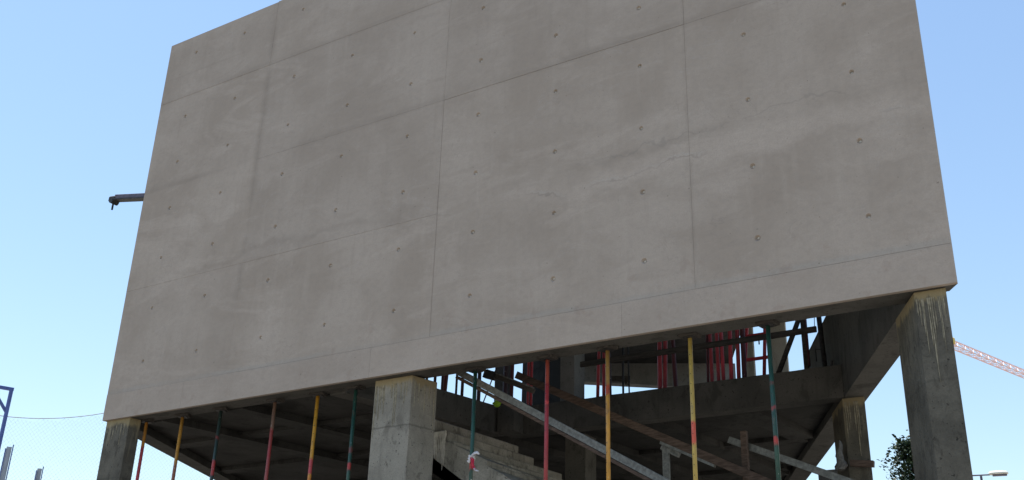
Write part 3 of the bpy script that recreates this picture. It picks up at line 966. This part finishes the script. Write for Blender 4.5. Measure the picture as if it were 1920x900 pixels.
build('post', tube(Vector((nl0.x, nl0.y, 0)) - O, nl0 - O, .06, 12), M['blue'], nf)

# galvanised starter channels beyond
for (dx, dy, k, dist, wd, lab) in ((-.8485, .529, .1885, 27, .17, 'pair of pale galvanised uprights rising behind the blue net post'), (-.834, .552, .173, 27, .15, 'shorter pale galvanised upright standing right of the taller pair')):
    p = polar(dx, dy, k, dist)
    t = empty('steel_upright', (p.x, p.y, 0), lab, 'upright', 'galvanised uprights by the net')
    t.rotation_euler.z = math.radians(57)
    build('web', box(-wd * .35, wd * .30, .0, .01, 0, p.z - .05), M['pale_steel'], t)
    build('flange', box(-wd / 2, -wd * .36, -.04, .05, 0, p.z - .1), M['blue'], t)
    build('flange', box(wd * .36, wd / 2, -.04, .05, 0, p.z), M['blue'], t)
    build('sleeve', box(-wd * .62, wd * .56, -.07, .08, 0, p.z - .85), M['pale_steel'], t, bevel=.015)

# ------------------------------------------------------------------ tree behind the right columns
tp = polar(-.2075, .978, 0, 24)
tp.z = 0
tree = empty('tree', tp, 'dark leafy tree showing between the two right columns', 'tree')
bm = bmesh.new()
tube((0, 0, 0), (.06, .02, 3.2), .13, 10, .08, bm); tube((.06, .02, 3.2), (-.06, 0, 6.6), .08, 8, .015, bm)
limbs = []
for k in range(20):
    z = 1.6 + k * .26
    a = k * 2.4
    r = (1 - (z / 7.6) ** 1.6) * .95 + .08
    q = Vector((math.cos(a) * r, math.sin(a) * r, z + .45))
    tube((.02, .01, z), q, .028, 5, .008, bm)
    limbs.append(q)
build('trunk', bm, M['bark'], tree)
bm = bmesh.new()
rnd = random.Random(11)


def leaf(c, size, d):
    d = d.normalized()
    s = d.cross(Vector((rnd.uniform(-1, 1), rnd.uniform(-1, 1), rnd.uniform(-1, 1)))).normalized()
    n = d.cross(s)
    v = [bm.verts.new(c), bm.verts.new(c + d * size * .5 + s * size * .28 + n * size * .08), bm.verts.new(c + d * size), bm.verts.new(c + d * size * .5 - s * size * .28 + n * size * .08)]
    bm.faces.new((v[0], v[1], v[2])); bm.faces.new((v[0], v[2], v[3]))


clumps = []
for k in range(190):
    z = 1.4 + 5.45 * (rnd.random() ** .9)
    rmax = (1 - (z / 7.3) ** 2.2) * .82 + .05
    a = rnd.uniform(0, 2 * math.pi); r = rmax * math.sqrt(rnd.random()) * rnd.uniform(.8, 1.15)
    clumps.append(Vector((math.cos(a) * r - .02, math.sin(a) * r, z)))
for c in clumps + limbs:
    rad = rnd.uniform(.12, .26)
    for k in range(rnd.randint(34, 60)):
        o = Vector((rnd.gauss(0, 1), rnd.gauss(0, 1), rnd.gauss(0, .8))) * rad * .62
        leaf(c + o, rnd.uniform(.06, .12), Vector((rnd.uniform(-1, 1), rnd.uniform(-1, 1), rnd.uniform(-.8, .8))) + o)
build('crown', bm, M['leaf'], tree)

# ------------------------------------------------------------------ double street lamp far right
lp = polar(-.153, .988, 0, 35)
sl_ = empty('street_lamp', (lp.x, lp.y, 0), 'double armed street lamp with white heads at the foot of the right column', 'street lamp')
H = 1.6 + 35 * .189
ax = Vector((.988, .153, 0)).normalized()
build('pole', tube((0, 0, 0), (0, 0, H - .02), .06, 12, .035), M['boom_steel'], sl_)
build('arm', tube(-ax * .30 + Vector((0, 0, H + .01)), ax * .25 + Vector((0, 0, H + .01)), .022, 8), M['boom_steel'], sl_)
for sgn, d0 in ((1, .22), (-1, .26)):
    bm = bmesh.new()
    secs = []
    for t, hw, hh in ((0, .05, .05), (.06, .11, .085), (.25, .14, .095), (.48, .13, .075), (.54, .08, .04)):
        c = ax * sgn * (d0 + t) + Vector((0, 0, H + .03))
        y = Vector((-ax.y, ax.x, 0))
        secs.append([bm.verts.new(c + y * math.cos(q * math.pi / 6) * hw + Vector((0, 0, math.sin(q * math.pi / 6) * hh * (1 if math.sin(q * math.pi / 6) > 0 else .45)))) for q in range(12)])
    for i in range(len(secs) - 1):
        for q in range(12):
            bm.faces.new((secs[i][q], secs[i][(q + 1) % 12], secs[i + 1][(q + 1) % 12], secs[i + 1][q]))
    bm.faces.new(secs[0]); bm.faces.new(secs[-1])
    lh = build('lamp_head', bm, M['lamp'], sl_, smooth=True)
    c = ax * sgn * (d0 + .3) + Vector((0, 0, H + .03))
    build('lens', bar(c - ax * .2 - Vector((0, 0, .05)), c + ax * .2 - Vector((0, 0, .05)), .2, .02), M['boom_steel'], lh)

# ------------------------------------------------------------------ tower crane far off
tip = Vector((-11.8, 77.3, 29.05))
jd = Vector((3.6, 11.1, 0)).normalized()
js = Vector((-jd.y, jd.x, 0))
cr = empty('tower_crane', (tip.x + jd.x * 44, tip.y + jd.y * 44, 0), 'pale red lattice crane jib in the sky right of the end column', 'crane')
CO = Vector(cr.location)
J0 = tip - CO - jd * 1.2
lace = bmesh.new()
nb = 36
for k in range(nb):
    a = J0 + jd * (k * 1.25); b = J0 + jd * ((k + 1) * 1.25)
    at, bt = a + Vector((0, 0, .58)), b + Vector((0, 0, .58))
    mid = (at + bt) / 2
    for s in (.32, -.32):
        bar(a + js * s, mid, .05, .05, lace); bar(mid, b + js * s, .05, .05, lace)
    bar(a + js * .32, b - js * .32, .045, .045, lace)
    bar(a + js * .32, a - js * .32, .05, .05, lace)
JE = J0 + jd * nb * 1.25
for sx, hz, wd in ((.32, 0, .07), (-.32, 0, .07), (0, .58, .09)):
    build('jib_chord', bar(J0 + js * sx + Vector((0, 0, hz)), JE + js * sx + Vector((0, 0, hz)), wd, wd), M['crane_red'], cr)
build('jib_lacing', lace, M['crane_red'], cr)
build('jib_tip', bar(J0 - jd * .3 + Vector((0, 0, .4)), J0 + jd * 1.0 + Vector((0, 0, .4)), .7, .6), M['crane_yellow'], cr, bevel=.1)
bm = bmesh.new()
for k in range(22):
    z0, z1 = k * 1.4, (k + 1) * 1.4
    cs = [(-.7, -.7), (.7, -.7), (.7, .7), (-.7, .7)]
    for q in range(4):
        (x0, y0), (x1, y1) = cs[q], cs[(q + 1) % 4]
        bar((x0, y0, z0), (x0, y0, z1), .16, .16, bm)
        bar((x0, y0, z0), (x1, y1, z1), .08, .08, bm)
build('mast', bm, M['crane_red'], cr)
build('cab', box(-1.2, .9, -1, 1, 29.0, 31.0), M['crane_yellow'], cr, bevel=.1)
bm = bmesh.new()
bar(Vector((0, 0, 29.3)), jd * 12 + Vector((0, 0, 29.3)), 1.2, .5, bm)
build('counter_jib', bm, M['crane_red'], cr)
build('counterweight', box(-1, 1, -1, 1, 27.2, 29.0), M['inner'], cr)
cr.children[-1].location = jd * 11
